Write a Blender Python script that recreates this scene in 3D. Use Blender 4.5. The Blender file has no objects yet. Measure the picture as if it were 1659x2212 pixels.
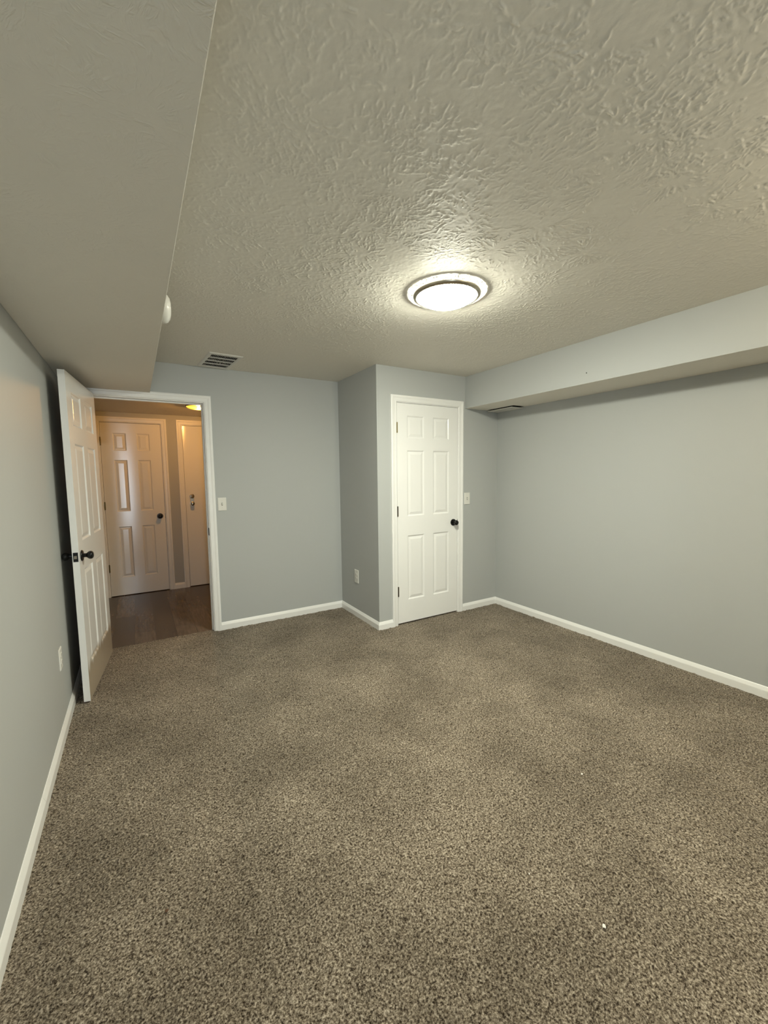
import bpy, bmesh, math, random
import numpy as np
from mathutils import Vector, Matrix

random.seed(7)
scene = bpy.context.scene
C = scene.collection

# ------------------------------------------------------------------ camera
F_PX = 896.18
yaw, pitch, roll = 0.5374, -0.0913, -0.0123
cyw, syw, cp, sp = math.cos(yaw), math.sin(yaw), math.cos(pitch), math.sin(pitch)
fw = Vector((syw * cp, cyw * cp, sp))
rt = Vector((cyw, -syw, 0.0))
up = rt.cross(fw)
cr, sr = math.cos(roll), math.sin(roll)
rt2, up2 = cr * rt + sr * up, -sr * rt + cr * up
cam_data = bpy.data.cameras.new('camera')
cam = bpy.data.objects.new('camera', cam_data)
C.objects.link(cam)
m = Matrix.Identity(4)
for i in range(3):
    m[i][0], m[i][1], m[i][2] = rt2[i], up2[i], -fw[i]
m[0][3], m[1][3], m[2][3] = 0.4152, -3.9487, 1.4095
cam.matrix_world = m
cam_data.sensor_fit = 'HORIZONTAL'
cam_data.sensor_width = 36.0
cam_data.lens = F_PX / 1659 * 36.0
cam_data.clip_start = 0.02
scene.camera = cam

# ------------------------------------------------------------------ light levels and exposure
LAMP_COLOR, LAMP_POWER = (1.0, 1.0, 0.835), 160.0
HALL_COLOR, HALL_POWER = (1.0, 0.63, 0.29), 1750.0
DAY_COLOR, DAY_POWER = (0.80, 0.90, 1.0), 27.0
REAR_POWER = 72.0                                       # second ceiling light, behind the camera
vs = scene.view_settings
vs.view_transform = 'Standard'
vs.look = 'None'
vs.gamma = 1.0
vs.use_curve_mapping = False
vs.exposure = 0.48
world = bpy.data.worlds.new('world')
scene.world = world
world.use_nodes = True
world.node_tree.nodes['Background'].inputs[0].default_value = (0.55, 0.72, 1.0, 1)
world.node_tree.nodes['Background'].inputs[1].default_value = 1.0

# ------------------------------------------------------------------ room measures (metres)
H, W, CX, CY = 2.3486, 3.6889, 2.2384, -0.785      # ceiling, right wall, closet side wall, closet front wall
REAR, T = -6.2, 0.12
SLX, SLZ = 0.5563, 2.0925                          # soffit along the left wall
SRX, SRZ = 3.2473, 2.0423                          # soffit along the right wall
EL, ER, ET = 0.1425, 0.9546, 2.040                 # doorway to the hall
HY, HZ = 1.825, 2.160                              # hall wall and hall ceiling
HX0, HX1 = -1.6, 3.0

# ------------------------------------------------------------------ materials
def new_mat(name):
    mt = bpy.data.materials.new(name)
    mt.use_nodes = True
    nt = mt.node_tree
    return mt, nt, nt.nodes['Principled BSDF']

class N:
    """small helper for node trees"""
    def __init__(s, nt): s.nt = nt
    def add(s, t, **kw):
        n = s.nt.nodes.new(t)
        for k, v in kw.items(): setattr(n, k, v)
        return n
    def link(s, a, b): s.nt.links.new(a, b)
    def val(s, sock, v):
        if isinstance(v, bpy.types.NodeSocket): s.link(v, sock)
        else: sock.default_value = v
    def math(s, op, a, b=None, clamp=False):
        n = s.add('ShaderNodeMath', operation=op); n.use_clamp = clamp
        s.val(n.inputs[0], a)
        if b is not None: s.val(n.inputs[1], b)
        return n.outputs[0]
    def vmath(s, op, a, b=None):
        n = s.add('ShaderNodeVectorMath', operation=op)
        s.val(n.inputs[0], a)
        if b is not None: s.val(n.inputs[1], b)
        return n
    def noise(s, vec, scale, detail=2.0, rough=0.5):
        n = s.add('ShaderNodeTexNoise')
        if vec is not None: s.link(vec, n.inputs['Vector'])
        n.inputs['Scale'].default_value = scale
        n.inputs['Detail'].default_value = detail
        n.inputs['Roughness'].default_value = rough
        return n
    def smooth(s, v, a, b):
        n = s.add('ShaderNodeMapRange'); n.interpolation_type = 'SMOOTHSTEP'
        s.val(n.inputs[0], v)
        n.inputs[1].default_value, n.inputs[2].default_value = a, b
        return n.outputs[0]
    def ramp(s, v, stops):
        n = s.add('ShaderNodeValToRGB')
        e = n.color_ramp.elements
        while len(e) < len(stops): e.new(0.5)
        for el, (p, c) in zip(e, stops):
            el.position = p; el.color = (*c, 1)
        s.link(v, n.inputs[0])
        return n.outputs[0]
    def pos(s): return s.add('ShaderNodeNewGeometry').outputs['Position']

def simple(name, col, rough=0.5, metal=0.0, spec=0.5, bump=None):
    mt, nt, p = new_mat(name)
    p.inputs['Base Color'].default_value = (*col, 1)
    p.inputs['Roughness'].default_value = rough
    p.inputs['Metallic'].default_value = metal
    p.inputs['Specular IOR Level'].default_value = spec
    if bump:
        n = N(nt)
        tc = n.add('ShaderNodeTexCoord').outputs['Object']
        b = n.add('ShaderNodeBump')
        b.inputs['Strength'].default_value = bump[1]
        b.inputs['Distance'].default_value = 0.001
        n.link(n.noise(tc, bump[0], 3).outputs[0], b.inputs['Height'])
        n.link(b.outputs[0], p.inputs['Normal'])
    return mt

M = {}
M['wall'] = simple('grey_wall_paint', (0.475, 0.492, 0.487), 0.55, spec=0.3, bump=(260, 0.12))
M['white'] = simple('white_trim_paint', (0.90, 0.90, 0.885), 0.30, spec=0.5, bump=(90, 0.05))
def door_material(name, brown_rail):
    mt, nt, p = new_mat(name)
    n = N(nt)
    tc = n.add('ShaderNodeTexCoord').outputs['Object']
    base = (0.90, 0.90, 0.885)
    p.inputs['Base Color'].default_value = (*base, 1)
    if brown_rail:                                   # brown tint over the bottom rail, with a wavering upper edge
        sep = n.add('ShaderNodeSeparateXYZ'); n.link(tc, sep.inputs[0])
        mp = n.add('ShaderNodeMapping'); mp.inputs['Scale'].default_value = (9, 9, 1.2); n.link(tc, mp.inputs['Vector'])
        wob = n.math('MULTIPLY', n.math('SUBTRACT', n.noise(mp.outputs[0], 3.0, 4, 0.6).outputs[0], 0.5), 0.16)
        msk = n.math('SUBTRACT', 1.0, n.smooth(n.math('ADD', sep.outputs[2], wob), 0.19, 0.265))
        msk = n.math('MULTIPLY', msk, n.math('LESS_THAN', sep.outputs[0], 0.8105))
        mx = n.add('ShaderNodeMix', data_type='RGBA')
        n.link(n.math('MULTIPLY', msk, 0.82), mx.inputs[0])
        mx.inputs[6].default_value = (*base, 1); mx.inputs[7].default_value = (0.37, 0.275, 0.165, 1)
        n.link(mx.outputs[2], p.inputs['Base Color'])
    up_ = n.add('ShaderNodeCombineXYZ'); up_.inputs[2].default_value = 1.0
    n.link(up_.outputs[0], p.inputs['Tangent'])
    p.inputs['Anisotropic'].default_value = 0.95
    p.inputs['Roughness'].default_value = 0.155
    b = n.add('ShaderNodeBump'); b.inputs['Strength'].default_value = 0.03; b.inputs['Distance'].default_value = 0.001
    n.link(n.noise(tc, 60.0, 3).outputs[0], b.inputs['Height'])
    n.link(b.outputs[0], p.inputs['Normal'])
    return mt
M['doorwhite'] = door_material('white_door_paint', False)
M['doorbrown'] = door_material('white_door_paint_brown_rail', True)
M['plastic'] = simple('white_plastic', (0.80, 0.79, 0.74), 0.3)
M['slot'] = simple('dark_slot', (0.02, 0.02, 0.018), 0.6)
M['black'] = simple('black_metal', (0.006, 0.006, 0.006), 0.30, metal=0.0, spec=0.35, bump=(300, 0.03))
M['brass'] = simple('aged_brass', (0.22, 0.18, 0.09), 0.35, metal=0.9, bump=(200, 0.05))
M['bronze'] = simple('dark_hinge_metal', (0.10, 0.085, 0.06), 0.4, metal=0.8, bump=(200, 0.05))
M['steel'] = simple('bright_latch_metal', (0.6, 0.58, 0.55), 0.25, metal=1.0, bump=(200, 0.03))
M['nickel'] = simple('brushed_nickel', (0.50, 0.45, 0.36), 0.32, metal=1.0, bump=(400, 0.04))
M['chrome'] = simple('chrome', (0.65, 0.63, 0.6), 0.12, metal=1.0, bump=(200, 0.01))
M['vent'] = simple('white_enamel', (0.72, 0.70, 0.65), 0.35, bump=(120, 0.03))
M['duct'] = simple('duct_shade_black', (0.006, 0.006, 0.005), 0.8, spec=0.1)  # near-black colour stands for the unlit depth of the vents
M['crumb'] = simple('white_crumb', (0.85, 0.83, 0.78), 0.8)

def ceiling_material(name, amount, base=(0.80, 0.765, 0.685)):
    """white paint over brush stomped plaster: every slap of the brush leaves a rosette of strokes"""
    mt, nt, p = new_mat(name)
    n = N(nt)
    P = n.pos()
    warp = n.noise(P, 9.0, 2).outputs['Color']
    warp = n.vmath('SCALE', n.vmath('SUBTRACT', warp, (0.5, 0.5, 0.5)).outputs[0]); warp.inputs['Scale'].default_value = 0.06
    Pw = n.vmath('ADD', P, warp.outputs[0]).outputs[0]
    heights = []
    for k, (size, off, kk) in enumerate(((0.27, (0, 0, 0), 9.5), (0.23, (3.37, 1.71, 0), 8.5), (0.31, (7.1, 5.3, 0), 11.0))):
        v = n.add('ShaderNodeTexVoronoi'); v.voronoi_dimensions = '2D'; v.feature = 'F1'
        q = n.vmath('ADD', Pw, off).outputs[0]
        n.link(q, v.inputs['Vector']); v.inputs['Scale'].default_value = 1.0 / size
        d = n.vmath('SUBTRACT', q, v.outputs['Position']).outputs[0]
        flat = n.vmath('MULTIPLY', d, (1, 1, 0)).outputs[0]
        r = n.vmath('LENGTH', flat).outputs['Value']
        u = n.vmath('NORMALIZE', flat).outputs[0]
        us = n.vmath('SCALE', u); us.inputs['Scale'].default_value = kk
        comb = n.add('ShaderNodeCombineXYZ')
        n.link(n.math('MULTIPLY', r, 30.0), comb.inputs[2])
        shift = n.vmath('SCALE', v.outputs['Color']); shift.inputs['Scale'].default_value = 60.0
        s1 = n.vmath('ADD', us.outputs[0], comb.outputs[0]).outputs[0]
        s2 = n.vmath('ADD', s1, shift.outputs[0]).outputs[0]
        st = n.noise(s2, 1.15, 2.0, 0.55).outputs[0]
        ridge = n.smooth(st, 0.50, 0.69)
        mask = n.math('MULTIPLY', n.smooth(r, 0.012, 0.05), n.smooth(r, size * 0.72, size * 0.40))
        heights.append(n.math('MULTIPLY', ridge, mask))
    h = n.math('MAXIMUM', n.math('MAXIMUM', heights[0], heights[1]), heights[2])
    h = n.math('MULTIPLY', h, n.math('ADD', 0.3, n.smooth(n.noise(P, 22.0, 2, 0.5).outputs[0], 0.42, 0.60)))
    patch = n.smooth(n.noise(P, 2.6, 2).outputs[0], 0.36, 0.58)
    grain = n.noise(P, 85.0, 3, 0.6).outputs[0]
    lump = n.smooth(n.noise(P, 42.0, 2, 0.5).outputs[0], 0.48, 0.70)
    tot = n.math('ADD', n.math('MULTIPLY', h, n.math('ADD', 0.65, n.math('MULTIPLY', patch, 0.35))), n.math('MULTIPLY', grain, 0.22))
    tot = n.math('ADD', tot, n.math('MULTIPLY', n.math('MULTIPLY', lump, patch), 0.30))
    b = n.add('ShaderNodeBump')
    b.inputs['Strength'].default_value = amount
    b.inputs['Distance'].default_value = 0.0036
    n.link(tot, b.inputs['Height'])
    n.link(b.outputs[0], p.inputs['Normal'])
    p.inputs['Base Color'].default_value = (*base, 1)
    p.inputs['Roughness'].default_value = 0.55
    p.inputs['Specular IOR Level'].default_value = 0.12
    return mt
M['ceiling'] = simple('stomped_ceiling_paint', (0.80, 0.765, 0.685), 0.55, spec=0.15, bump=(170, 0.15))
M['soffit'] = ceiling_material('soffit_paint', 0.25)

def carpet_material():
    mt, nt, p = new_mat('brown_carpet')
    n = N(nt)
    P = n.pos()
    a = n.noise(P, 145.0, 2, 0.6).outputs[0]
    b = n.noise(P, 300.0, 1, 0.5).outputs[0]
    mix = n.math('ADD', n.math('MULTIPLY', a, 0.72), n.math('MULTIPLY', b, 0.28))
    col = n.ramp(mix, [(0.37, (0.022, 0.014, 0.007)), (0.45, (0.122, 0.096, 0.067)), (0.55, (0.268, 0.226, 0.173)), (0.65, (0.50, 0.435, 0.35))])
    big = n.noise(P, 2.3, 3, 0.55).outputs[0]
    fac = n.ramp(big, [(0.33, (0.72, 0.71, 0.69)), (0.66, (1.12, 1.12, 1.12))])
    mm = n.add('ShaderNodeMix', data_type='RGBA', blend_type='MULTIPLY')
    mm.inputs[0].default_value = 1.0
    n.link(col, mm.inputs[6]); n.link(fac, mm.inputs[7])
    n.link(mm.outputs[2], p.inputs['Base Color'])
    p.inputs['Roughness'].default_value = 0.95
    p.inputs['Specular IOR Level'].default_value = 0.1
    p.inputs['Sheen Weight'].default_value = 0.15
    bm_ = n.add('ShaderNodeBump')
    bm_.inputs['Strength'].default_value = 0.5
    bm_.inputs['Distance'].default_value = 0.004
    n.link(b, bm_.inputs['Height'])
    n.link(bm_.outputs[0], p.inputs['Normal'])
    return mt
M['carpet'] = carpet_material()

def plank_material():
    mt, nt, p = new_mat('grey_brown_laminate')
    n = N(nt)
    P = n.pos()
    rot = n.add('ShaderNodeMapping'); rot.inputs['Rotation'].default_value = (0, 0, math.pi / 2)
    n.link(P, rot.inputs['Vector'])
    br = n.add('ShaderNodeTexBrick')
    n.link(rot.outputs[0], br.inputs['Vector'])
    br.offset = 0.37; br.squash = 1.0
    br.inputs['Scale'].default_value = 1.0
    br.inputs['Brick Width'].default_value = 0.92
    br.inputs['Row Height'].default_value = 0.165
    br.inputs['Mortar Size'].default_value = 0.0012
    br.inputs['Bias'].default_value = 0.0
    br.inputs['Color1'].default_value = (0.060, 0.045, 0.035, 1)
    br.inputs['Color2'].default_value = (0.135, 0.108, 0.088, 1)
    br.inputs['Mortar'].default_value = (0.03, 0.022, 0.018, 1)
    st = n.add('ShaderNodeMapping'); st.inputs['Scale'].default_value = (14, 1.6, 1)
    n.link(P, st.inputs['Vector'])
    g = n.noise(st.outputs[0], 3.0, 5, 0.6).outputs[0]
    f = n.ramp(g, [(0.3, (0.7, 0.68, 0.66)), (0.7, (1.25, 1.22, 1.2))])
    mm = n.add('ShaderNodeMix', data_type='RGBA', blend_type='MULTIPLY'); mm.inputs[0].default_value = 1.0
    n.link(br.outputs['Color'], mm.inputs[6]); n.link(f, mm.inputs[7])
    n.link(mm.outputs[2], p.inputs['Base Color'])
    p.inputs['Roughness'].default_value = 0.27
    return mt
M['plank'] = plank_material()

def emit(name, col, power, base=(0.9, 0.88, 0.82)):
    mt, nt, p = new_mat(name)
    p.inputs['Base Color'].default_value = (*base, 1)
    p.inputs['Emission Color'].default_value = (*col, 1)
    p.inputs['Emission Strength'].default_value = power
    p.inputs['Roughness'].default_value = 0.3
    return mt
M['lamp'] = emit('lit_lamp_diffuser', LAMP_COLOR, LAMP_POWER)
M['lamprim'] = emit('glowing_acrylic_rim', LAMP_COLOR, 0.8)
n_ = N(M['lamprim'].node_tree); p_ = M['lamprim'].node_tree.nodes['Principled BSDF']
n_.link(n_.math('MULTIPLY', n_.smooth(n_.noise(n_.pos(), 95.0, 3, 0.7).outputs[0], 0.33, 0.49), 0.85), p_.inputs['Emission Strength'])
M['bulb'] = emit('lit_bulb', HALL_COLOR, HALL_POWER)
def amber_glass():
    mt, nt, p = new_mat('amber_glass')
    n = N(nt)
    tr = n.add('ShaderNodeBsdfTransparent'); tr.inputs[0].default_value = (1.0, 0.74, 0.36, 1)
    tl = n.add('ShaderNodeBsdfTranslucent'); tl.inputs[0].default_value = (0.9, 0.62, 0.10, 1)
    mx = n.add('ShaderNodeMixShader'); mx.inputs[0].default_value = 0.10
    n.link(tr.outputs[0], mx.inputs[1]); n.link(tl.outputs[0], mx.inputs[2])
    n.link(mx.outputs[0], nt.nodes['Material Output'].inputs['Surface'])
    nt.nodes.remove(p)
    return mt
M['halllamp'] = amber_glass()
M['rearlamp'] = emit('lit_rear_diffuser', (1.0, 0.9, 0.66), REAR_POWER)

def glass_material():
    mt, nt, p = new_mat('window_glass')
    n = N(nt)
    tr = n.add('ShaderNodeBsdfTransparent'); tr.inputs[0].default_value = (0.97, 0.99, 0.98, 1)
    gl = n.add('ShaderNodeBsdfGlossy'); gl.inputs['Roughness'].default_value = 0.02
    fr = n.add('ShaderNodeFresnel'); fr.inputs[0].default_value = 1.45
    mx = n.add('ShaderNodeMixShader')
    n.link(fr.outputs[0], mx.inputs[0]); n.link(tr.outputs[0], mx.inputs[1]); n.link(gl.outputs[0], mx.inputs[2])
    n.link(mx.outputs[0], nt.nodes['Material Output'].inputs['Surface'])
    nt.nodes.remove(p)
    return mt
M['glass'] = glass_material()

# ------------------------------------------------------------------ builders
def obj(name, bm, mat, parent=None, smooth=False, bevel=0.0, loc=None):
    me = bpy.data.meshes.new(name)
    bmesh.ops.recalc_face_normals(bm, faces=bm.faces)
    if smooth:
        for f in bm.faces: f.smooth = True
    bm.to_mesh(me); bm.free()
    o = bpy.data.objects.new(name, me)
    for k in (mat if isinstance(mat, (list, tuple)) else [mat]): me.materials.append(k)
    C.objects.link(o)
    if parent: o.parent = parent
    if loc: o.location = loc
    if bevel:
        b = o.modifiers.new('bevel', 'BEVEL'); b.width = bevel; b.segments = 2; b.limit_method = 'ANGLE'
        b.harden_normals = False
    if smooth:
        w = o.modifiers.new('split', 'EDGE_SPLIT'); w.split_angle = math.radians(40)
    return o

def tag(o, label, cat, kind=None, group=None):
    o['label'] = label; o['category'] = cat
    if kind: o['kind'] = kind
    if group: o['group'] = group
    return o

def struct(o, label=None, cat=None):
    o['kind'] = 'structure'
    if label: o['label'] = label
    if cat: o['category'] = cat
    return o

def empty(name, loc=(0, 0, 0), rotz=0.0):
    o = bpy.data.objects.new(name, None)
    C.objects.link(o)
    o.location = loc; o.rotation_euler = (0, 0, rotz)
    o.empty_display_size = 0.1
    return o

def box(bm, x0, x1, y0, y1, z0, z1, mi=0):
    v = [bm.verts.new((x, y, z)) for x in (x0, x1) for y in (y0, y1) for z in (z0, z1)]
    fs = []
    for q in ((0, 1, 3, 2), (4, 6, 7, 5), (0, 4, 5, 1), (2, 3, 7, 6), (0, 2, 6, 4), (1, 5, 7, 3)):
        f = bm.faces.new([v[i] for i in q]); f.material_index = mi; fs.append(f)
    return fs

def boxes(*bs):
    bm = bmesh.new()
    for b in bs: box(bm, *b)
    return bm

def lathe(profile, seg=48, axis='z', bm=None, cap=True):
    """profile: list of (radius, height)"""
    bm = bm or bmesh.new()
    rings = []
    for r, h in profile:
        if r < 1e-6:
            rings.append([bm.verts.new((0, 0, h))]); continue
        rings.append([bm.verts.new((r * math.cos(2 * math.pi * i / seg), r * math.sin(2 * math.pi * i / seg), h)) for i in range(seg)])
    for a, b in zip(rings, rings[1:]):
        if len(a) == 1 and len(b) == 1: continue
        for i in range(seg):
            j = (i + 1) % seg
            if len(a) == 1: bm.faces.new((a[0], b[i], b[j]))
            elif len(b) == 1: bm.faces.new((a[i], a[j], b[0]))
            else: bm.faces.new((a[i], a[j], b[j], b[i]))
    if cap:
        for r in (rings[0], rings[-1]):
            if len(r) > 1: bm.faces.new(r)
    return bm

def turn(bm, mat):
    bmesh.ops.transform(bm, matrix=mat, verts=bm.verts)
    return bm
TO_NEG_Y = Matrix.Rotation(math.radians(90), 4, 'X')      # +z becomes -y
TO_POS_Y = Matrix.Rotation(math.radians(-90), 4, 'X')     # +z becomes +y
TO_POS_X = Matrix.Rotation(math.radians(90), 4, 'Y')      # +z becomes +x
TO_NEG_X = Matrix.Rotation(math.radians(-90), 4, 'Y')     # +z becomes -x

# ------------------------------------------------------------------ room shell
def wall_with_opening(y0, y1, x0, x1, z1, ox0, ox1, oz1):
    bm = bmesh.new()
    box(bm, x0, ox0, y0, y1, 0, z1); box(bm, ox1, x1, y0, y1, 0, z1); box(bm, ox0, ox1, y0, y1, oz1, z1)
    bmesh.ops.remove_doubles(bm, verts=bm.verts, dist=1e-5)
    return bm

JT = 0.018                                        # jamb thickness
KL, KR, KT = 2.442, 3.155, 2.044                  # closet doorway (inside the jambs)
struct(obj('wall_left', boxes((-T, 0, REAR - T, T, -0.02, H)), M['wall']), 'pale grey painted wall with a low outlet', 'wall')
struct(obj('wall_right', boxes((W, W + T, REAR - T, T, -0.02, H)), M['wall']), 'long blank grey wall under the boxed soffit', 'wall')
struct(obj('wall_back', wall_with_opening(0, T, 0, W, H, EL - JT, ER + JT, ET + JT), M['wall']), 'grey wall holding the open doorway to the hall', 'wall')
struct(obj('wall_closet_side', boxes((CX, CX + 0.1, CY + 0.1, 0, -0.02, H)), M['wall']), 'narrow shaded grey side wall of the closet bump-out', 'wall')
struct(obj('wall_closet_front', wall_with_opening(CY, CY + 0.1, CX, W, H, KL - JT, KR + JT, KT + JT), M['wall']), 'grey front wall of the closet around its white door', 'wall')

# rear wall with the tall window, behind the camera
wx0, wx1, wz0, wz1 = 0.03, 0.37, 0.15, 2.02
bm = boxes((0, wx0, REAR - T, REAR, 0, H), (wx1, W, REAR - T, REAR, 0, H), (wx0, wx1, REAR - T, REAR, 0, wz0), (wx0, wx1, REAR - T, REAR, wz1, H))
struct(obj('wall_rear', bm, M['wall']), 'grey wall behind the viewer with a tall window', 'wall')
win = struct(empty('window_1', (0, REAR - 0.06, 0)), 'tall narrow window in the wall behind the viewer', 'window')
fr = obj('window_frame', boxes((wx0, wx0 + .04, -.03, .03, wz0, wz1), (wx1 - .04, wx1, -.03, .03, wz0, wz1), (wx0 + .04, wx1 - .04, -.03, .03, wz0, wz0 + .04), (wx0 + .04, wx1 - .04, -.03, .03, wz1 - .04, wz1)), M['white'], win)
obj('pane', boxes((wx0 + .04, wx1 - .04, -.003, .003, wz0 + .04, wz1 - .04)), M['glass'], win)
ld = bpy.data.lights.new('daylight', 'AREA')
ld.shape = 'RECTANGLE'; ld.size = wx1 - wx0 - 0.06; ld.size_y = wz1 - wz0 - 0.06
ld.energy = DAY_POWER; ld.color = DAY_COLOR
lo = bpy.data.objects.new('daylight', ld); C.objects.link(lo)
lo.location = ((wx0 + wx1) / 2, REAR - T - 0.03, (wz0 + wz1) / 2)
lo.rotation_euler = (math.radians(90), 0, 0)

def stomped_ceiling():
    """ceiling skin with real plaster relief: every slap of the brush leaves a rosette of short ridges"""
    rng = np.random.default_rng(11)
    st = 0.0028
    x0, x1, y0, y1 = SLX - .01, SRX + .01, -3.85, 0.01
    nx, ny = int(round((x1 - x0) / st)) + 1, int(round((y1 - y0) / st)) + 1
    sx, sy = (x1 - x0) / (nx - 1), (y1 - y0) / (ny - 1)
    pts = []
    gx = np.arange(x0 - .1, x1 + .1, .155); gy = np.arange(y0 - .1, y1 + .1, .155)
    for cx in gx:
        for cy in gy:
            c = np.array([cx, cy]) + rng.uniform(-.085, .085, 2)
            dens = .5 + .5 * math.sin(c[0] * 2.1 + 1.0) * math.sin(c[1] * 2.7 + .4)
            weight = rng.uniform(.5, 1.0) * (.55 + .45 * dens)
            if rng.random() < .06: continue
            R0, R1 = rng.uniform(.010, .028), rng.uniform(.085, .155)
            a0, arc = rng.uniform(0, 2 * math.pi), rng.uniform(3.2, 6.28)
            for k in range(int(rng.integers(44, 78))):
                a = a0 + arc * rng.random()
                r = R0 + (R1 - R0) * rng.random() ** .8
                L = rng.uniform(.011, .056) * (.6 + .6 * rng.random())
                n = max(4, int(L / .0019))
                t = np.linspace(0, 1, n)
                aa = a + np.cumsum(rng.normal(0, .012, n)) + rng.normal(0, .10) * t
                rr = r + t * L
                amp = weight * rng.uniform(.0013, .0034)
                prof_ = np.clip(np.minimum(t, 1 - t) * 6, 0, 1) * (0.65 + .35 * np.sin(t * rng.uniform(4, 16) + rng.uniform(0, 6)))
                wd = rng.uniform(.0015, .0024)
                pts.append(np.stack([c[0] + rr * np.cos(aa), c[1] + rr * np.sin(aa), amp * prof_, np.full(n, wd)], -1))
    p = np.vstack(pts)
    u, v = (p[:, 0] - x0) / sx, (p[:, 1] - y0) / sy
    iu, iv = np.round(u).astype(int), np.round(v).astype(int)
    h = np.zeros(nx * ny)
    for dx in range(-3, 4):
        for dy in range(-3, 4):
            a, b = iu + dx, iv + dy
            ok = (a >= 0) & (a < nx) & (b >= 0) & (b < ny)
            d2 = ((a - u) * sx) ** 2 + ((b - v) * sy) ** 2
            np.maximum.at(h, (b * nx + a)[ok], (p[:, 2] * np.exp(-d2 / (2 * p[:, 3] ** 2)))[ok])
    h = h.reshape(ny, nx)
    def blur(a, k):
        for _ in range(k):
            a = (np.roll(a, 1, 0) + a * 2 + np.roll(a, -1, 0)) / 4
            a = (np.roll(a, 1, 1) + a * 2 + np.roll(a, -1, 1)) / 4
        return a
    g = blur(rng.standard_normal((ny, nx)), 4); g /= g.std()
    l = blur(rng.standard_normal((ny, nx)), 14); l /= l.std()
    h = h + .00010 * g + .00018 * np.clip(l, 0, 3)
    X, Y = np.meshgrid(np.linspace(x0, x1, nx), np.linspace(y0, y1, ny))
    co = np.stack([X, Y, H - h], -1).reshape(-1, 3)
    idx = np.arange(nx * ny).reshape(ny, nx)
    q = np.stack([idx[:-1, :-1], idx[1:, :-1], idx[1:, 1:], idx[:-1, 1:]], -1).reshape(-1, 4)
    # flat boards above and around the relief
    extra, eq, base = [], [], nx * ny
    for (a, b, c_, d, z) in ((-T, W + T, REAR - T, T, H + .006), (x0, x1, REAR - T, y0, H)):
        k = base + len(extra)
        extra += [(a, c_, z), (b, c_, z), (b, d, z), (a, d, z)]
        eq.append([k, k + 3, k + 2, k + 1])
    co = np.vstack([co, np.array(extra)]); q = np.vstack([q, np.array(eq)])
    me = bpy.data.meshes.new('ceiling')
    me.vertices.add(len(co)); me.vertices.foreach_set('co', co.astype(np.float32).ravel())
    me.loops.add(q.size); me.loops.foreach_set('vertex_index', q.astype(np.int32).ravel())
    me.polygons.add(len(q)); me.polygons.foreach_set('loop_start', (np.arange(len(q)) * 4).astype(np.int32))
    me.polygons.foreach_set('use_smooth', np.ones(len(q), dtype=bool))
    me.update(calc_edges=True); me.validate()
    me.materials.append(M['ceiling'])
    o = bpy.data.objects.new('ceiling', me); C.objects.link(o)
    return o
struct(stomped_ceiling(), 'off-white ceiling with brush stomped plaster texture', 'ceiling')

def soffit(name, x0, x1, y0, y1, z, label):
    bm = bmesh.new()
    fs = box(bm, x0, x1, y0, y1, z, H)
    bm.faces.ensure_lookup_table()
    for f in bm.faces:
        f.normal_update()
    for f in fs:
        c = f.calc_center_median()
        f.material_index = 1 if abs(c.z - z) < 1e-4 else 0
    o = obj(name, bm, [M['wall'], M['soffit']], bevel=0.002)
    return struct(o, label, 'soffit')
soffit('ceiling_soffit_left', 0, SLX, REAR, 0, SLZ, 'wide low boxed soffit along the wall beside the open door')
soffit('ceiling_soffit_right', SRX, W, REAR, CY, SRZ, 'grey boxed soffit running from the closet wall over the blank wall')

# carpet: one displaced sheet of tufted pile
def carpet():
    rng = np.random.default_rng(3)
    st = 0.0058
    xs = np.arange(0, W + 1e-6, W / round(W / st)); y0, y1 = -3.85, 0.052
    ys = np.linspace(y0, y1, int(round((y1 - y0) / st)) + 1)
    nx, ny = len(xs), len(ys)
    def blur(a, k):
        for _ in range(k):
            a = (np.roll(a, 1, 0) + a * 2 + np.roll(a, -1, 0)) / 4
            a = (np.roll(a, 1, 1) + a * 2 + np.roll(a, -1, 1)) / 4
        return a
    a = blur(rng.standard_normal((ny, nx)), 1); a /= a.std()
    b = blur(rng.standard_normal((ny, nx)), 4); b /= b.std()
    h = np.clip(a, -2, 2) * 0.0016 + b * 0.0009
    jx = rng.uniform(-1, 1, (ny, nx)) * st * 0.3; jy = rng.uniform(-1, 1, (ny, nx)) * st * 0.3
    X, Y = np.meshgrid(xs, ys)
    jx[:, 0] = jx[:, -1] = 0; jy[0] = jy[-1] = 0
    co = np.stack([X + jx, Y + jy, h + 0.001], -1).reshape(-1, 3)
    idx = np.arange(nx * ny).reshape(ny, nx)
    q = np.stack([idx[:-1, :-1], idx[:-1, 1:], idx[1:, 1:], idx[1:, :-1]], -1).reshape(-1, 4)
    # plain strip behind the camera
    base = nx * ny
    co = np.vstack([co, [[0, REAR, 0], [W, REAR, 0], [W, y0, 0], [0, y0, 0]]])
    q = np.vstack([q, [[base, base + 1, base + 2, base + 3]]])
    me = bpy.data.meshes.new('floor')
    me.vertices.add(len(co)); me.vertices.foreach_set('co', co.astype(np.float32).ravel())
    me.loops.add(q.size); me.loops.foreach_set('vertex_index', q.astype(np.int32).ravel())
    me.polygons.add(len(q)); me.polygons.foreach_set('loop_start', (np.arange(len(q)) * 4).astype(np.int32))
    me.polygons.foreach_set('use_smooth', np.ones(len(q), dtype=bool))
    me.update(calc_edges=True); me.validate()
    me.materials.append(M['carpet'])
    o = bpy.data.objects.new('floor', me); C.objects.link(o)
    return o
struct(carpet(), 'brown flecked wall-to-wall carpet', 'carpet')

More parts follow.
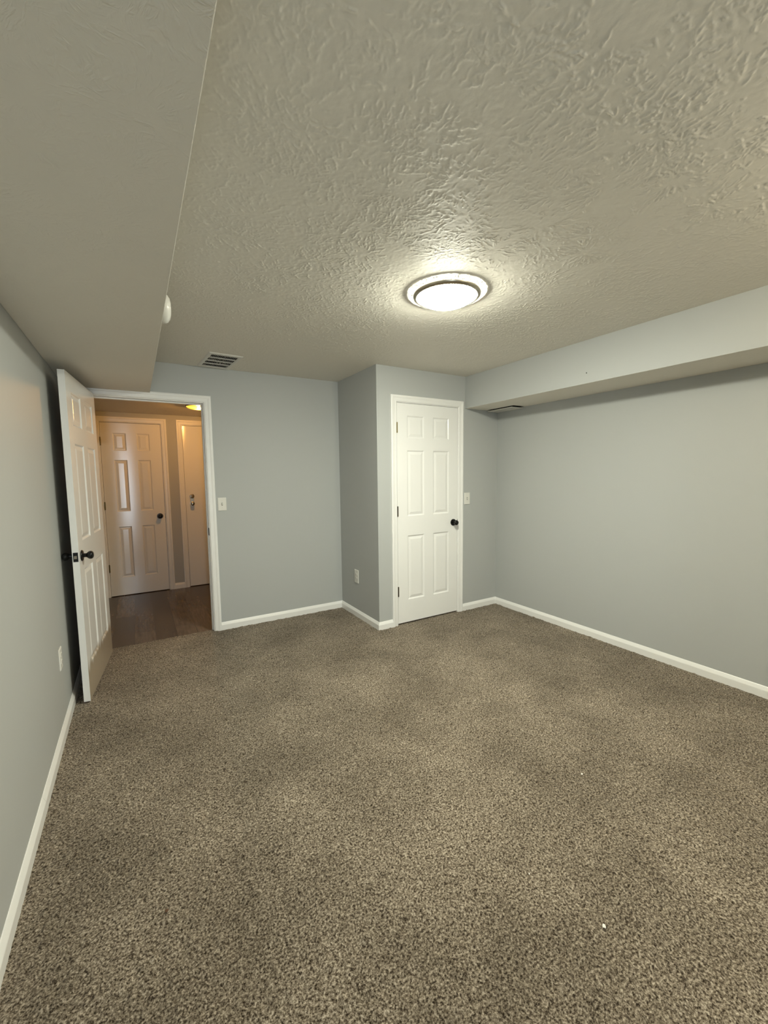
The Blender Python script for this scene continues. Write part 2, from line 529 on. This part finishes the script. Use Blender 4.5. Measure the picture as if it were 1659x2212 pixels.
struct(obj('floor_hall', boxes((HX0, HX1, 0.02, HY + .1, -0.05, -0.004)), M['plank']), 'grey-brown plank floor of the hall beyond the doorway', 'floor')
struct(obj('ceiling_hall', boxes((HX0, HX1, T, HY + .1, HZ, HZ + 0.1)), M['soffit']), 'low ceiling of the hall', 'ceiling')
struct(obj('wall_hall_left', boxes((HX0 - .1, HX0, T, HY + .1, -.02, HZ)), M['wall']), 'end wall of the hall', 'wall')
struct(obj('wall_hall_right', boxes((HX1, HX1 + .1, T, HY + .1, -.02, HZ)), M['wall']), 'other end wall of the hall', 'wall')
D3L, D3R = 0.0925, 0.7085            # hall doorways, inside the jambs
D4L, D4R = 0.944, 1.712
bm = bmesh.new()
zt = 2.043 + JT
for a, b in ((HX0, D3L - JT), (D3R + JT, D4L - JT), (D4R + JT, HX1)): box(bm, a, b, HY, HY + .1, -.02, HZ)
for a, b in ((D3L - JT, D3R + JT), (D4L - JT, D4R + JT)): box(bm, a, b, HY, HY + .1, zt, HZ)
bmesh.ops.remove_doubles(bm, verts=bm.verts, dist=1e-5)
struct(obj('wall_hall_near', boxes((HX0, 0, 0, T, -.02, HZ + .1)), M['wall']), 'near wall of the hall beside the doorway', 'wall')
struct(obj('wall_hall_light_stop', boxes((HX0, HX1, HY + .1, HY + .14, -.05, HZ + .1)), M['wall']), 'unseen added wall blocking sky light behind the hall doors', 'wall')  # added out of view, keeps sky light from leaking under the hall doors
struct(obj('wall_hall', bm, M['wall']), 'grey hall wall holding two white doors', 'wall')

# ------------------------------------------------------------------ casings, jambs, baseboards
CASING = [(0, 0), (0, .007), (.004, .010), (.009, .0085), (.013, .0095), (.030, .011), (.038, .0145), (.043, .0155), (.050, .0155), (.054, .013), (.057, .012), (.057, 0)]
def casing(name, xl, xr, zt, y, label, s=-1, z0=0.0):
    """mitred door casing on the wall face y; s=-1 faces the camera"""
    bm = bmesh.new()
    st = []
    for k in range(4):
        ring = []
        for u, t in CASING:
            x = xl - u if k < 2 else xr + u
            z = zt + u if k in (1, 2) else z0
            ring.append(bm.verts.new((x, y + s * t, z)))
        st.append(ring)
    n = len(CASING)
    for a, b in zip(st, st[1:]):
        for i in range(n):
            j = (i + 1) % n
            bm.faces.new((a[i], a[j], b[j], b[i]))
    bm.faces.new(st[0]); bm.faces.new(st[-1])
    return struct(obj(name, bm, M['white']), label, 'door casing')

def jamb(name, xl, xr, zt, y0, y1, stop, label, z0=0.0):
    """door frame; stop=(a,b): depth range of the stop bead"""
    bm = boxes((xl - JT, xl, y0, y1, z0, zt + JT), (xr, xr + JT, y0, y1, z0, zt + JT), (xl, xr, y0, y1, zt, zt + JT),
               (xl, xl + .011, stop[0], stop[1], z0, zt - .011), (xr - .011, xr, stop[0], stop[1], z0, zt - .011), (xl, xr, stop[0], stop[1], zt - .011, zt))
    return struct(obj(name, bm, M['white'], bevel=0.0012), label, 'door frame')

RV = 0.006
casing('trim_1', EL - RV, ER + RV, ET + RV, 0, 'white moulded casing around the open doorway to the hall')
j1 = jamb('trim_2', EL, ER, ET, 0.0, T, (0.040, 0.075), 'white jamb lining the open doorway to the hall', -0.004)
casing('trim_3', EL - RV, ER + RV, ET + RV, T, 'white casing on the hall side of the open doorway', 1, -0.004)
casing('trim_4', KL - RV, KR + RV, KT + RV, CY, 'white moulded casing around the closet door')
jamb('trim_5', KL, KR, KT, CY, CY + .1, (CY + .04, CY + .075), 'white jamb around the closet door')
casing('trim_6', D3L - RV, D3R + RV, 2.043 + RV, HY, 'white casing around the six-panel hall door', -1, -0.004)
jamb('trim_7', D3L, D3R, 2.043, HY, HY + .1, (HY + .04, HY + .075), 'white jamb around the six-panel hall door', -0.004)
casing('trim_8', D4L - RV, D4R + RV, 2.043 + RV, HY, 'white casing around the flat hall door', -1, -0.004)
jamb('trim_9', D4L, D4R, 2.043, HY, HY + .1, (HY + .04, HY + .075), 'white jamb around the flat hall door', -0.004)
# strike plate let into the latch-side jamb
o = obj('strike_plate', boxes((ER - .0030, ER + .001, .001, .039, .882, .948)), M['slot'], j1, bevel=.0006); o['label'] = 'black strike plate'

BASE = [(0, 0), (.0135, 0), (.0135, .046), (.0125, .050), (.0035, .070), (.002, .0722), (0, .0725)]
def baseboard(name, p, q, nrm, m0, m1, label, z0=0.0, gap=None):
    """board from p to q on a wall with inward normal nrm; m = +1 inside mitre, -1 outside mitre, 0 square"""
    p, q, nrm = Vector(p), Vector(q), Vector(nrm)
    L = (q - p).length; d = (q - p) / L
    bm = bmesh.new()
    spans = [(0, L, m0, m1)] if not gap else [(0, gap - .0006, m0, 0), (gap + .0006, L, 0, m1)]
    for a, b, ma, mb in spans:
        r0, r1 = [], []
        for t, z in BASE:
            v0 = p + d * (a + ma * t) + nrm * t; v1 = p + d * (b - mb * t) + nrm * t
            r0.append(bm.verts.new((v0.x, v0.y, z + z0))); r1.append(bm.verts.new((v1.x, v1.y, z + z0)))
        n = len(BASE)
        for i in range(n):
            j = (i + 1) % n
            bm.faces.new((r0[i], r0[j], r1[j], r1[i]))
        bm.faces.new(r0); bm.faces.new(r1)
    return struct(obj(name, bm, M['white']), label, 'baseboard')
baseboard('baseboard_left', (0, REAR), (0, 0), (1, 0), 1, 1, 'white baseboard with a butt joint, running behind the open door', gap=-1.804 - REAR)
baseboard('baseboard_back', (ER + RV + .057, 0), (CX, 0), (0, -1), 0, 1, 'short white baseboard between the open doorway and the closet side wall')
baseboard('baseboard_closet_side', (CX, 0), (CX, CY), (-1, 0), 1, -1, 'shaded white baseboard along the closet side wall')
baseboard('baseboard_closet_front', (CX, CY), (KL - RV - .057, CY), (0, -1), -1, 0, 'stub of white baseboard between closet corner and closet door casing')
baseboard('baseboard_closet_corner', (KR + RV + .057, CY), (W, CY), (0, -1), 0, 1, 'white baseboard between closet door casing and the long blank wall')
baseboard('baseboard_right', (W, CY), (W, REAR), (-1, 0), 1, 1, 'long white baseboard under the blank grey wall')
baseboard('baseboard_rear', (W, REAR), (0, REAR), (0, 1), 1, 1, 'white baseboard behind the viewer')
baseboard('baseboard_hall', (D3R + RV + .057, HY), (D4L - RV - .057, HY), (0, -1), 0, 0, 'tiny piece of white baseboard between the two hall doors', -0.004)
baseboard('baseboard_hall_right', (D4R + RV + .057, HY), (HX1, HY), (0, -1), 0, 0, 'white baseboard beyond the flat hall door', -0.004)

# ------------------------------------------------------------------ doors
def panel_slab(w, h, th, panels):
    """door leaf in local axes: x 0..w, y 0 (front) .. th (back), z 0..h; panels = list of (x0,x1,z0,z1)"""
    bm = bmesh.new()
    xs = sorted({0, w} | {p[0] for p in panels} | {p[1] for p in panels})
    zs = sorted({0, h} | {p[2] for p in panels} | {p[3] for p in panels})
    prof = [(0, 0), (.003, .0015), (.010, .0075), (.013, .0080), (.017, .0075), (.036, .0025), (.040, .0020)]
    for y, s in ((0.0, 1), (th, -1)):
        cache = {}
        def V(x, z, d=0.0):
            k = (round(x, 5), round(z, 5), round(d, 5))
            if k not in cache: cache[k] = bm.verts.new((x, y + s * d, z))
            return cache[k]
        for i in range(len(xs) - 1):
            for j in range(len(zs) - 1):
                x0, x1, z0, z1 = xs[i], xs[i + 1], zs[j], zs[j + 1]
                pn = any(abs(p[0] - x0) < 1e-6 and abs(p[1] - x1) < 1e-6 and p[2] - 1e-6 <= z0 and z1 <= p[3] + 1e-6 for p in panels)
                if not pn:
                    bm.faces.new((V(x0, z0), V(x1, z0), V(x1, z1), V(x0, z1)))
                    continue
                rings = [[V(x0 + a, z0 + a, d), V(x1 - a, z0 + a, d), V(x1 - a, z1 - a, d), V(x0 + a, z1 - a, d)] for a, d in prof]
                for r0, r1 in zip(rings, rings[1:]):
                    for k in range(4):
                        l = (k + 1) % 4
                        bm.faces.new((r0[k], r0[l], r1[l], r1[k]))
                bm.faces.new(rings[-1])
    for a, b in (((0, 0), (w, 0)), ((w, 0), (w, h)), ((w, h), (0, h)), ((0, h), (0, 0))):
        bm.faces.new([bm.verts.new((a[0], 0, a[1])), bm.verts.new((b[0], 0, b[1])), bm.verts.new((b[0], th, b[1])), bm.verts.new((a[0], th, a[1]))])
    bmesh.ops.remove_doubles(bm, verts=bm.verts, dist=1e-5)
    return bm

def six_panels(w, s, mull, rows):
    pw = (w - 2 * s - mull) / 2
    return [(x, x + pw, a, b) for x in (s, s + pw + mull) for a, b in rows]
ROWS = [(0.214, 0.822), (1.003, 1.606), (1.715, 1.918)]

def knob(parent, x, y, z, s, mat='black'):
    """door knob on the face y; s=-1 sticks out to -y"""
    R = TO_NEG_Y if s < 0 else TO_POS_Y
    pr = [(.0125, .006), (.0125, .024), (.015, .029), (.0205, .034), (.0240, .040), (.0252, .047), (.0238, .054), (.019, .0595), (.011, .0625), (0, .0635)]
    k = obj('door_knob', turn(lathe(pr, 40), R), M[mat], parent, True, loc=(x, y, z))
    k['label'] = 'round black knob'
    rs = obj('rosette', turn(lathe([(.0335, 0), (.0335, .004), (.031, .0075), (.016, .009), (0, .009)], 40), R), M[mat], k, True)
    return k

def hinge(parent, x, y, z, mat, s=-1, h=0.09):
    """hinge barrel in front of the face y, with the edges of its leaves"""
    bm = lathe([(0, -h / 2 - .004), (.003, -h / 2 - .003), (.0035, -h / 2), (.0062, -h / 2), (.0062, h / 2), (.0035, h / 2), (.003, h / 2 + .003), (0, h / 2 + .004)], 16)
    bmesh.ops.translate(bm, verts=bm.verts, vec=(0, s * .005, 0))
    box(bm, -.0016, .0016, min(s * .005, .02 * -s), max(s * .005, .02 * -s), -h / 2, h / 2)
    return obj('hinge', bm, M[mat], parent, False, loc=(x, y, z))

# open bedroom door, swung in beside the left wall: local x runs from hinge to latch, local y=0 is the room side when shut
DW, DH, DT = 0.813, 2.026, 0.035
ang = math.radians(-95.94)
d1 = struct(empty('door_1', (0.1442, -0.0508, 0.014), ang), 'white six-panel door standing open beside the wall, hall behind it', 'door')
o = obj('slab', panel_slab(DW, DH, DT, six_panels(DW, .113, .113, ROWS)), M['doorbrown'], d1, bevel=.0012)
knob(d1, DW - .060, DT, .915, 1)
knob(d1, DW - .060, 0, .915, -1)
lp = obj('latch_plate', boxes((DW - .0005, DW + .0015, .005, .030, .887, .944)), M['black'], d1, bevel=.0006); lp['label'] = 'black latch plate'
bm = boxes((DW + .001, DW + .011, .0105, .0245, .906, .925))
for v in bm.verts:
    if v.co.x > DW + .005 and v.co.y > .02: v.co.x = DW + .004
lb = obj('latch_bolt', bm, M['steel'], lp); lb['label'] = 'bright latch bolt'
for z in (.25, 1.03, 1.80): hinge(d1, -.002, 0, z, 'bronze')

# closet door
d2 = struct(empty('door_2', (KL + .003, CY + .002, .016)), 'white six-panel closet door, shut, with black knob', 'door')
obj('slab', panel_slab(.707, 2.025, .035, six_panels(.707, .1095, .105, ROWS)), M['doorwhite'], d2, bevel=.0012)
knob(d2, .707 - .052, 0, .908, -1)
for z, mt in ((.305, 'bronze'), (1.052, 'bronze'), (1.806, 'brass')): hinge(d2, 0, 0, z, mt)
lp = obj('latch_plate', boxes((.7065, .7095, -.0015, .02, .877, .938)), M['black'], d2); lp['label'] = 'black latch plate'
# hall doors
d3 = struct(empty('door_3', (D3L + .003, HY + .002, .004)), 'white six-panel door in the hall, shut, with round black knob', 'door')
obj('slab', panel_slab(.610, 2.034, .035, six_panels(.610, .118, .107, ROWS)), M['doorwhite'], d3, bevel=.0012)
knob(d3, .610 - .055, 0, .925, -1)
lp = obj('latch_plate', boxes((.6095, .6125, -.0015, .02, .895, .955)), M['black'], d3); lp['label'] = 'black latch plate'
for z in (.335, 1.075, 1.82): hinge(d3, 0, 0, z, 'brass')
d4 = struct(empty('door_4', (D4L + .003, HY + .002, .004)), 'flat white hall door, partly hidden, with bright metal lock set', 'door')
obj('slab', boxes((0, .762, 0, .035, 0, 2.034)), M['doorwhite'], d4, bevel=.0015)
ls = obj('lock_plate', turn(boxes((-.022, .022, -.075, .075, 0, .004)), TO_NEG_Y), M['nickel'], d4, bevel=.002, loc=(.072, 0, 1.105)); ls['label'] = 'pale metal lock plate'
k = obj('deadbolt', turn(lathe([(.029, 0), (.029, .006), (.025, .014), (.018, .016), (.016, .022), (0, .023)], 32), TO_NEG_Y), M['chrome'], d4, True, loc=(.072, -.003, 1.155))
k = obj('door_knob', turn(lathe([(.027, 0), (.027, .005), (.012, .008), (.011, .025), (.020, .032), (.025, .042), (.022, .053), (.012, .058), (0, .059)], 32), TO_NEG_Y), M['chrome'], d4, True, loc=(.072, -.003, 1.062))
k['label'] = 'bright metal knob'

# ------------------------------------------------------------------ ceiling lights
LX, LY = 1.865, -2.182
lamp = tag(empty('ceiling_light', (LX, LY, H)), 'lit round flush ceiling light with nickel ring, on the textured bedroom ceiling', 'ceiling light')
bm = bmesh.new()
seg = 128
rim = [(0.0, 0.0), (.206, 0.0), (.205, -.006), (.198, -.011), (.180, -.012), (.160, -.012)]
rings = []
for r, h in rim[1:]:
    rings.append([bm.verts.new(((r + (random.uniform(-.0035, .0035) if r > .19 else 0)) * math.cos(2 * math.pi * i / seg),
                                (r + (random.uniform(-.0035, .0035) if r > .19 else 0)) * math.sin(2 * math.pi * i / seg), h)) for i in range(seg)])
for a, b in zip(rings, rings[1:]):
    for i in range(seg): bm.faces.new((a[i], a[(i + 1) % seg], b[(i + 1) % seg], b[i]))
o = obj('base_rim', bm, M['lamprim'], lamp, True); o['label'] = 'white glowing rim with rough plaster edge'
o = obj('ring', lathe([(.160, -.010), (.172, -.010), (.1745, -.014), (.173, -.020), (.168, -.024), (.162, -.027), (.158, -.027), (.155, -.024), (.155, -.010)], 96, cap=False), M['nickel'], lamp, True)
o['label'] = 'brushed nickel ring'
prof = [(.1545 * (1 - q), -.0245 - .044 * (1 - (1 - q) ** 2.6)) for q in np.linspace(0, 1, 14)]
prof[-1] = (0, prof[-1][1])
o = obj('diffuser', lathe([(.1545, -.012)] + prof, 96, cap=False), M['lamp'], lamp, True); o['label'] = 'glowing white dome'

hl = tag(empty('ceiling_light', (1.035, .90, HZ)), 'small lit amber ceiling light in the hall, half hidden by the door jamb', 'ceiling light')
o = obj('base', lathe([(0, 0), (.128, 0), (.130, -.010), (.127, -.020), (.121, -.021), (.119, -.010), (0, -.010)], 64, cap=False), M['bronze'], hl, True)
prof = [(.120 * math.cos(t), -.018 - .030 * math.sin(t)) for t in np.linspace(0, math.pi / 2, 10)]; prof[-1] = (0, prof[-1][1])
o = obj('diffuser', lathe(prof, 64, cap=False), M['halllamp'], hl, True); o['label'] = 'amber glass bowl'
o = obj('bulb', lathe([(.017 * math.sin(t), -.031 - .012 * math.cos(t)) if 0 < i < 8 else (0, -.031 - .012 * math.cos(t)) for i, t in enumerate(np.linspace(0, math.pi, 9))], 24, cap=False), M['bulb'], hl, True); o['label'] = 'glowing bulb'

rl = tag(empty('ceiling_light', (2.45, -4.25, H)), 'lit round globe ceiling light behind the viewer', 'ceiling light')
obj('base', lathe([(0, 0), (.07, 0), (.07, -.02), (.05, -.035), (0, -.035)], 48, cap=False), M['nickel'], rl, True)
obj('diffuser', lathe([(0, -.235)] + [(.105 * math.sin(t), -.13 - .105 * math.cos(t)) for t in np.linspace(0, math.pi, 20)[1:-1]] + [(0, -.025)], 48, cap=False), M['rearlamp'], rl, True)

# ------------------------------------------------------------------ air registers
def ceiling_register():
    x0, x1, y0, y1 = .934, 1.188, -.488, -.030
    cx, cy_ = (x0 + x1) / 2, (y0 + y1) / 2
    hw, hd = (x1 - x0) / 2, (y1 - y0) / 2
    r = tag(empty('air_vent', (cx, cy_, H), math.radians(4)), 'white rectangular ceiling vent with four dark rows of fins, above the doorway wall', 'vent')
    bw, bd = .027, .042
    fr = bmesh.new()
    outer, mid, inner = (hw, hd), (hw - .008, hd - .008), (hw - bw, hd - bd)
    rg = []
    for (a, b), z in ((outer, 0), (outer, -.003), (mid, -.008), (inner, -.007), (inner, 0)):
        rg.append([fr.verts.new(p) for p in ((-a, -b, z), (a, -b, z), (a, b, z), (-a, b, z))])
    for p, q in zip(rg, rg[1:]):
        for i in range(4): fr.faces.new((p[i], p[(i + 1) % 4], q[(i + 1) % 4], q[i]))
    obj('frame', fr, M['vent'], r)
    o = obj('duct_shade_sheet', boxes((-hw + bw, hw - bw, -hd + bd, hd - bd, -.0012, -.0004)), M['duct'], r); o['label'] = 'black sheet painting the shade of the duct behind the fins'  # flat black sheet in place of real shade inside a duct
    n = 4; bar = .015
    ih = 2 * (hd - bd); rh = (ih - bar * (n - 1)) / n
    for k in range(n):
        ya = -hd + bd + k * (rh + bar); yb = ya + rh
        f = bmesh.new()
        for i in range(1, 16):
            x = -hw + bw + (2 * (hw - bw)) * i / 16
            box(f, x - .0005, x + .0005, ya, yb, -.0034, -.0013)
        obj('fin_row', f, M['vent'], r)
        if k < n - 1: obj('divider_bar', boxes((-hw + bw, hw - bw, yb, yb + bar, -.0068, -.0013)), M['vent'], r)
ceiling_register()

def soffit_register():
    x0, x1, y0, y1 = 3.530, 3.682, -1.125, -.800
    cx, cy_ = (x0 + x1) / 2, (y0 + y1) / 2
    hw, hd = (x1 - x0) / 2, (y1 - y0) / 2
    r = tag(empty('air_vent', (cx, cy_, SRZ)), 'loose white vent grille under the grey soffit by the closet corner', 'vent')
    o = obj('duct_shade_sheet', boxes((-hw - .004, hw - .01, -hd - .02, hd - .01, -.0012, -.0003)), M['duct'], r); o['label'] = 'black sheet painting the shaded gap above the loose grille'  # overhangs the frame so its black draws the shade of the gap
    f = bmesh.new()
    for i in range(1, 9):
        x = -hw + .03 + (2 * hw - .06) * i / 9
        box(f, x - .004, x + .002, -hd + .03, hd - .03, -.0135, -.0085)
    fr = boxes((-hw, -hw + .03, -hd, hd, -.015, -.007), (hw - .03, hw, -hd, hd, -.015, -.007), (-hw + .03, hw - .03, -hd, -hd + .03, -.015, -.007), (-hw + .03, hw - .03, hd - .03, hd, -.015, -.007))
    obj('frame', fr, M['vent'], r, bevel=.003)
    obj('louvers', f, M['vent'], r)
    obj('collar', boxes((-hw + .025, hw - .025, -hd + .025, hd - .025, -.0082, -.0012)), M['duct'], r)
soffit_register()

# ------------------------------------------------------------------ electrical fittings
def plate_mesh(w=.073, h=.118, d=.0055):
    bm = bmesh.new()
    rg = []
    for a, z in ((0, 0), (0, d * .5), (.0035, d)):
        rg.append([bm.verts.new(p) for p in ((-w / 2 + a, -z, -h / 2 + a), (w / 2 - a, -z, -h / 2 + a), (w / 2 - a, -z, h / 2 - a), (-w / 2 + a, -z, h / 2 - a))])
    for p, q in zip(rg, rg[1:]):
        for i in range(4): bm.faces.new((p[i], p[(i + 1) % 4], q[(i + 1) % 4], q[i]))
    bm.faces.new(rg[-1])
    return bm

def screw(parent, z, d=.0055):
    bm = turn(lathe([(0, 0), (.0032, 0), (.0028, .001), (0, .0012)], 12, cap=False), TO_NEG_Y)
    return obj('screw', bm, M['vent'], parent, loc=(0, -d + .0002, z))

def switch(loc, label):
    r = tag(empty('light_switch', loc), label, 'light switch')
    obj('wall_plate', plate_mesh(), M['plastic'], r, bevel=.0008)
    o = obj('toggle_slot', boxes((-.0055, .0055, -.0059, -.0050, -.0125, .0125)), M['slot'], r)
    bm = bmesh.new()
    vs_ = [bm.verts.new(p) for p in ((-.0042, -.005, -.010), (.0042, -.005, -.010), (.0042, -.005, .006), (-.0042, -.005, .006), (-.0036, -.016, .004), (.0036, -.016, .004), (.0036, -.0145, .010), (-.0036, -.0145, .010))]
    for q in ((0, 1, 5, 4), (2, 3, 7, 6), (0, 4, 7, 3), (1, 2, 6, 5), (4, 5, 6, 7), (0, 3, 2, 1)): bm.faces.new([vs_[i] for i in q])
    obj('toggle', bm, M['plastic'], r)
    for z in (.030, -.030): screw(r, z)
switch((1.072, 0, 1.157), 'white toggle light switch on the wall beside the hall doorway casing')
switch((3.2765, CY, 1.153), 'white toggle light switch beside the closet door casing')

def outlet(loc, rotz, label, k=1.0):
    r = tag(empty('electrical_outlet', loc, rotz), label, 'outlet')
    obj('wall_plate', plate_mesh(.073 * k, .118 * k), M['plastic'], r, bevel=.0008)
    for s in (1, -1):
        bm = bmesh.new()
        pts = []
        for i in range(24):
            t = 2 * math.pi * i / 24
            pts.append((max(-.0165, min(.0165, .0195 * math.cos(t))), .0145 * math.sin(t)))
        a = [bm.verts.new((x, -.005, z)) for x, z in pts]; b = [bm.verts.new((x, -.0082, z)) for x, z in pts]
        for i in range(24): bm.faces.new((a[i], a[(i + 1) % 24], b[(i + 1) % 24], b[i]))
        bm.faces.new(b)
        rc = obj('receptacle', bm, M['plastic'], r, loc=(0, 0, s * .0195))
        sb = boxes((-.0072, -.0052, -.0086, -.0080, -.002, .006), (.0052, .0072, -.0086, -.0080, -.001, .006))
        box(sb, -.0022, .0022, -.0086, -.0080, -.0095, -.005)
        obj('slots', sb, M['slot'], rc)
    screw(r, 0)
outlet((CX, -.347, .407), -math.pi / 2, 'white duplex outlet low on the shaded closet side wall', 1.1)
outlet((0, -1.120, .413), math.pi / 2, 'white duplex outlet low on the wall beside the open door edge')

# ------------------------------------------------------------------ smoke alarm on the side of the left soffit
sd = tag(empty('smoke_alarm', (SLX, -1.632, 2.214)), 'round white alarm on the soffit side, mostly hidden by the soffit edge', 'smoke alarm')
obj('mounting_base', turn(lathe([(0, 0), (.060, 0), (.060, .012), (0, .012)], 48, cap=False), TO_POS_X), M['plastic'], sd, True)
obj('cover', turn(lathe([(.067, .012), (.068, .018), (.066, .030), (.060, .040), (.050, .046), (.049, .048), (.030, .052), (0, .053)], 48), TO_POS_X), M['plastic'], sd, True)

# ------------------------------------------------------------------ nail in the right soffit, crumbs on the carpet
nl = obj('nail', turn(lathe([(.0016, 0), (.0016, .002), (.0042, .0022), (.0038, .0034), (0, .0036)], 12), TO_NEG_X), M['slot'], loc=(SRX, -2.07, 2.116))
tag(nl, 'tiny dark nail head in the face of the grey soffit', 'nail')
def crumb(x, y, s, label):
    bm = bmesh.new()
    bmesh.ops.create_icosphere(bm, subdivisions=2, radius=s)
    for v in bm.verts:
        v.co *= random.uniform(.65, 1.15); v.co.z *= .5; v.co.x *= 1.3
    o = obj('crumb', bm, M['crumb'], loc=(x, y, .0055 + s * .3))
    o.rotation_euler = (0, 0, random.uniform(0, 3))
    tag(o, label, 'crumb', 'thing')
crumb(1.582, -3.292, .0052, 'larger white crumb lying on the carpet near the bottom edge')
crumb(2.123, -2.856, .0042, 'small white crumb on the carpet in the middle of the room')
crumb(1.522, -3.056, .0026, 'faint speck on the carpet just beyond the larger crumb')
bm = bmesh.new()
bmesh.ops.create_icosphere(bm, subdivisions=2, radius=.006)
for v in bm.verts:
    v.co *= random.uniform(.7, 1.1); v.co.z *= .4
o = obj('crumb', bm, simple('brown_crumb', (0.10, 0.05, 0.025), 0.9), loc=(0.422, -2.527, .006))
tag(o, 'brown crumb on the carpet toward the baseboard with the butt joint', 'crumb', 'thing')
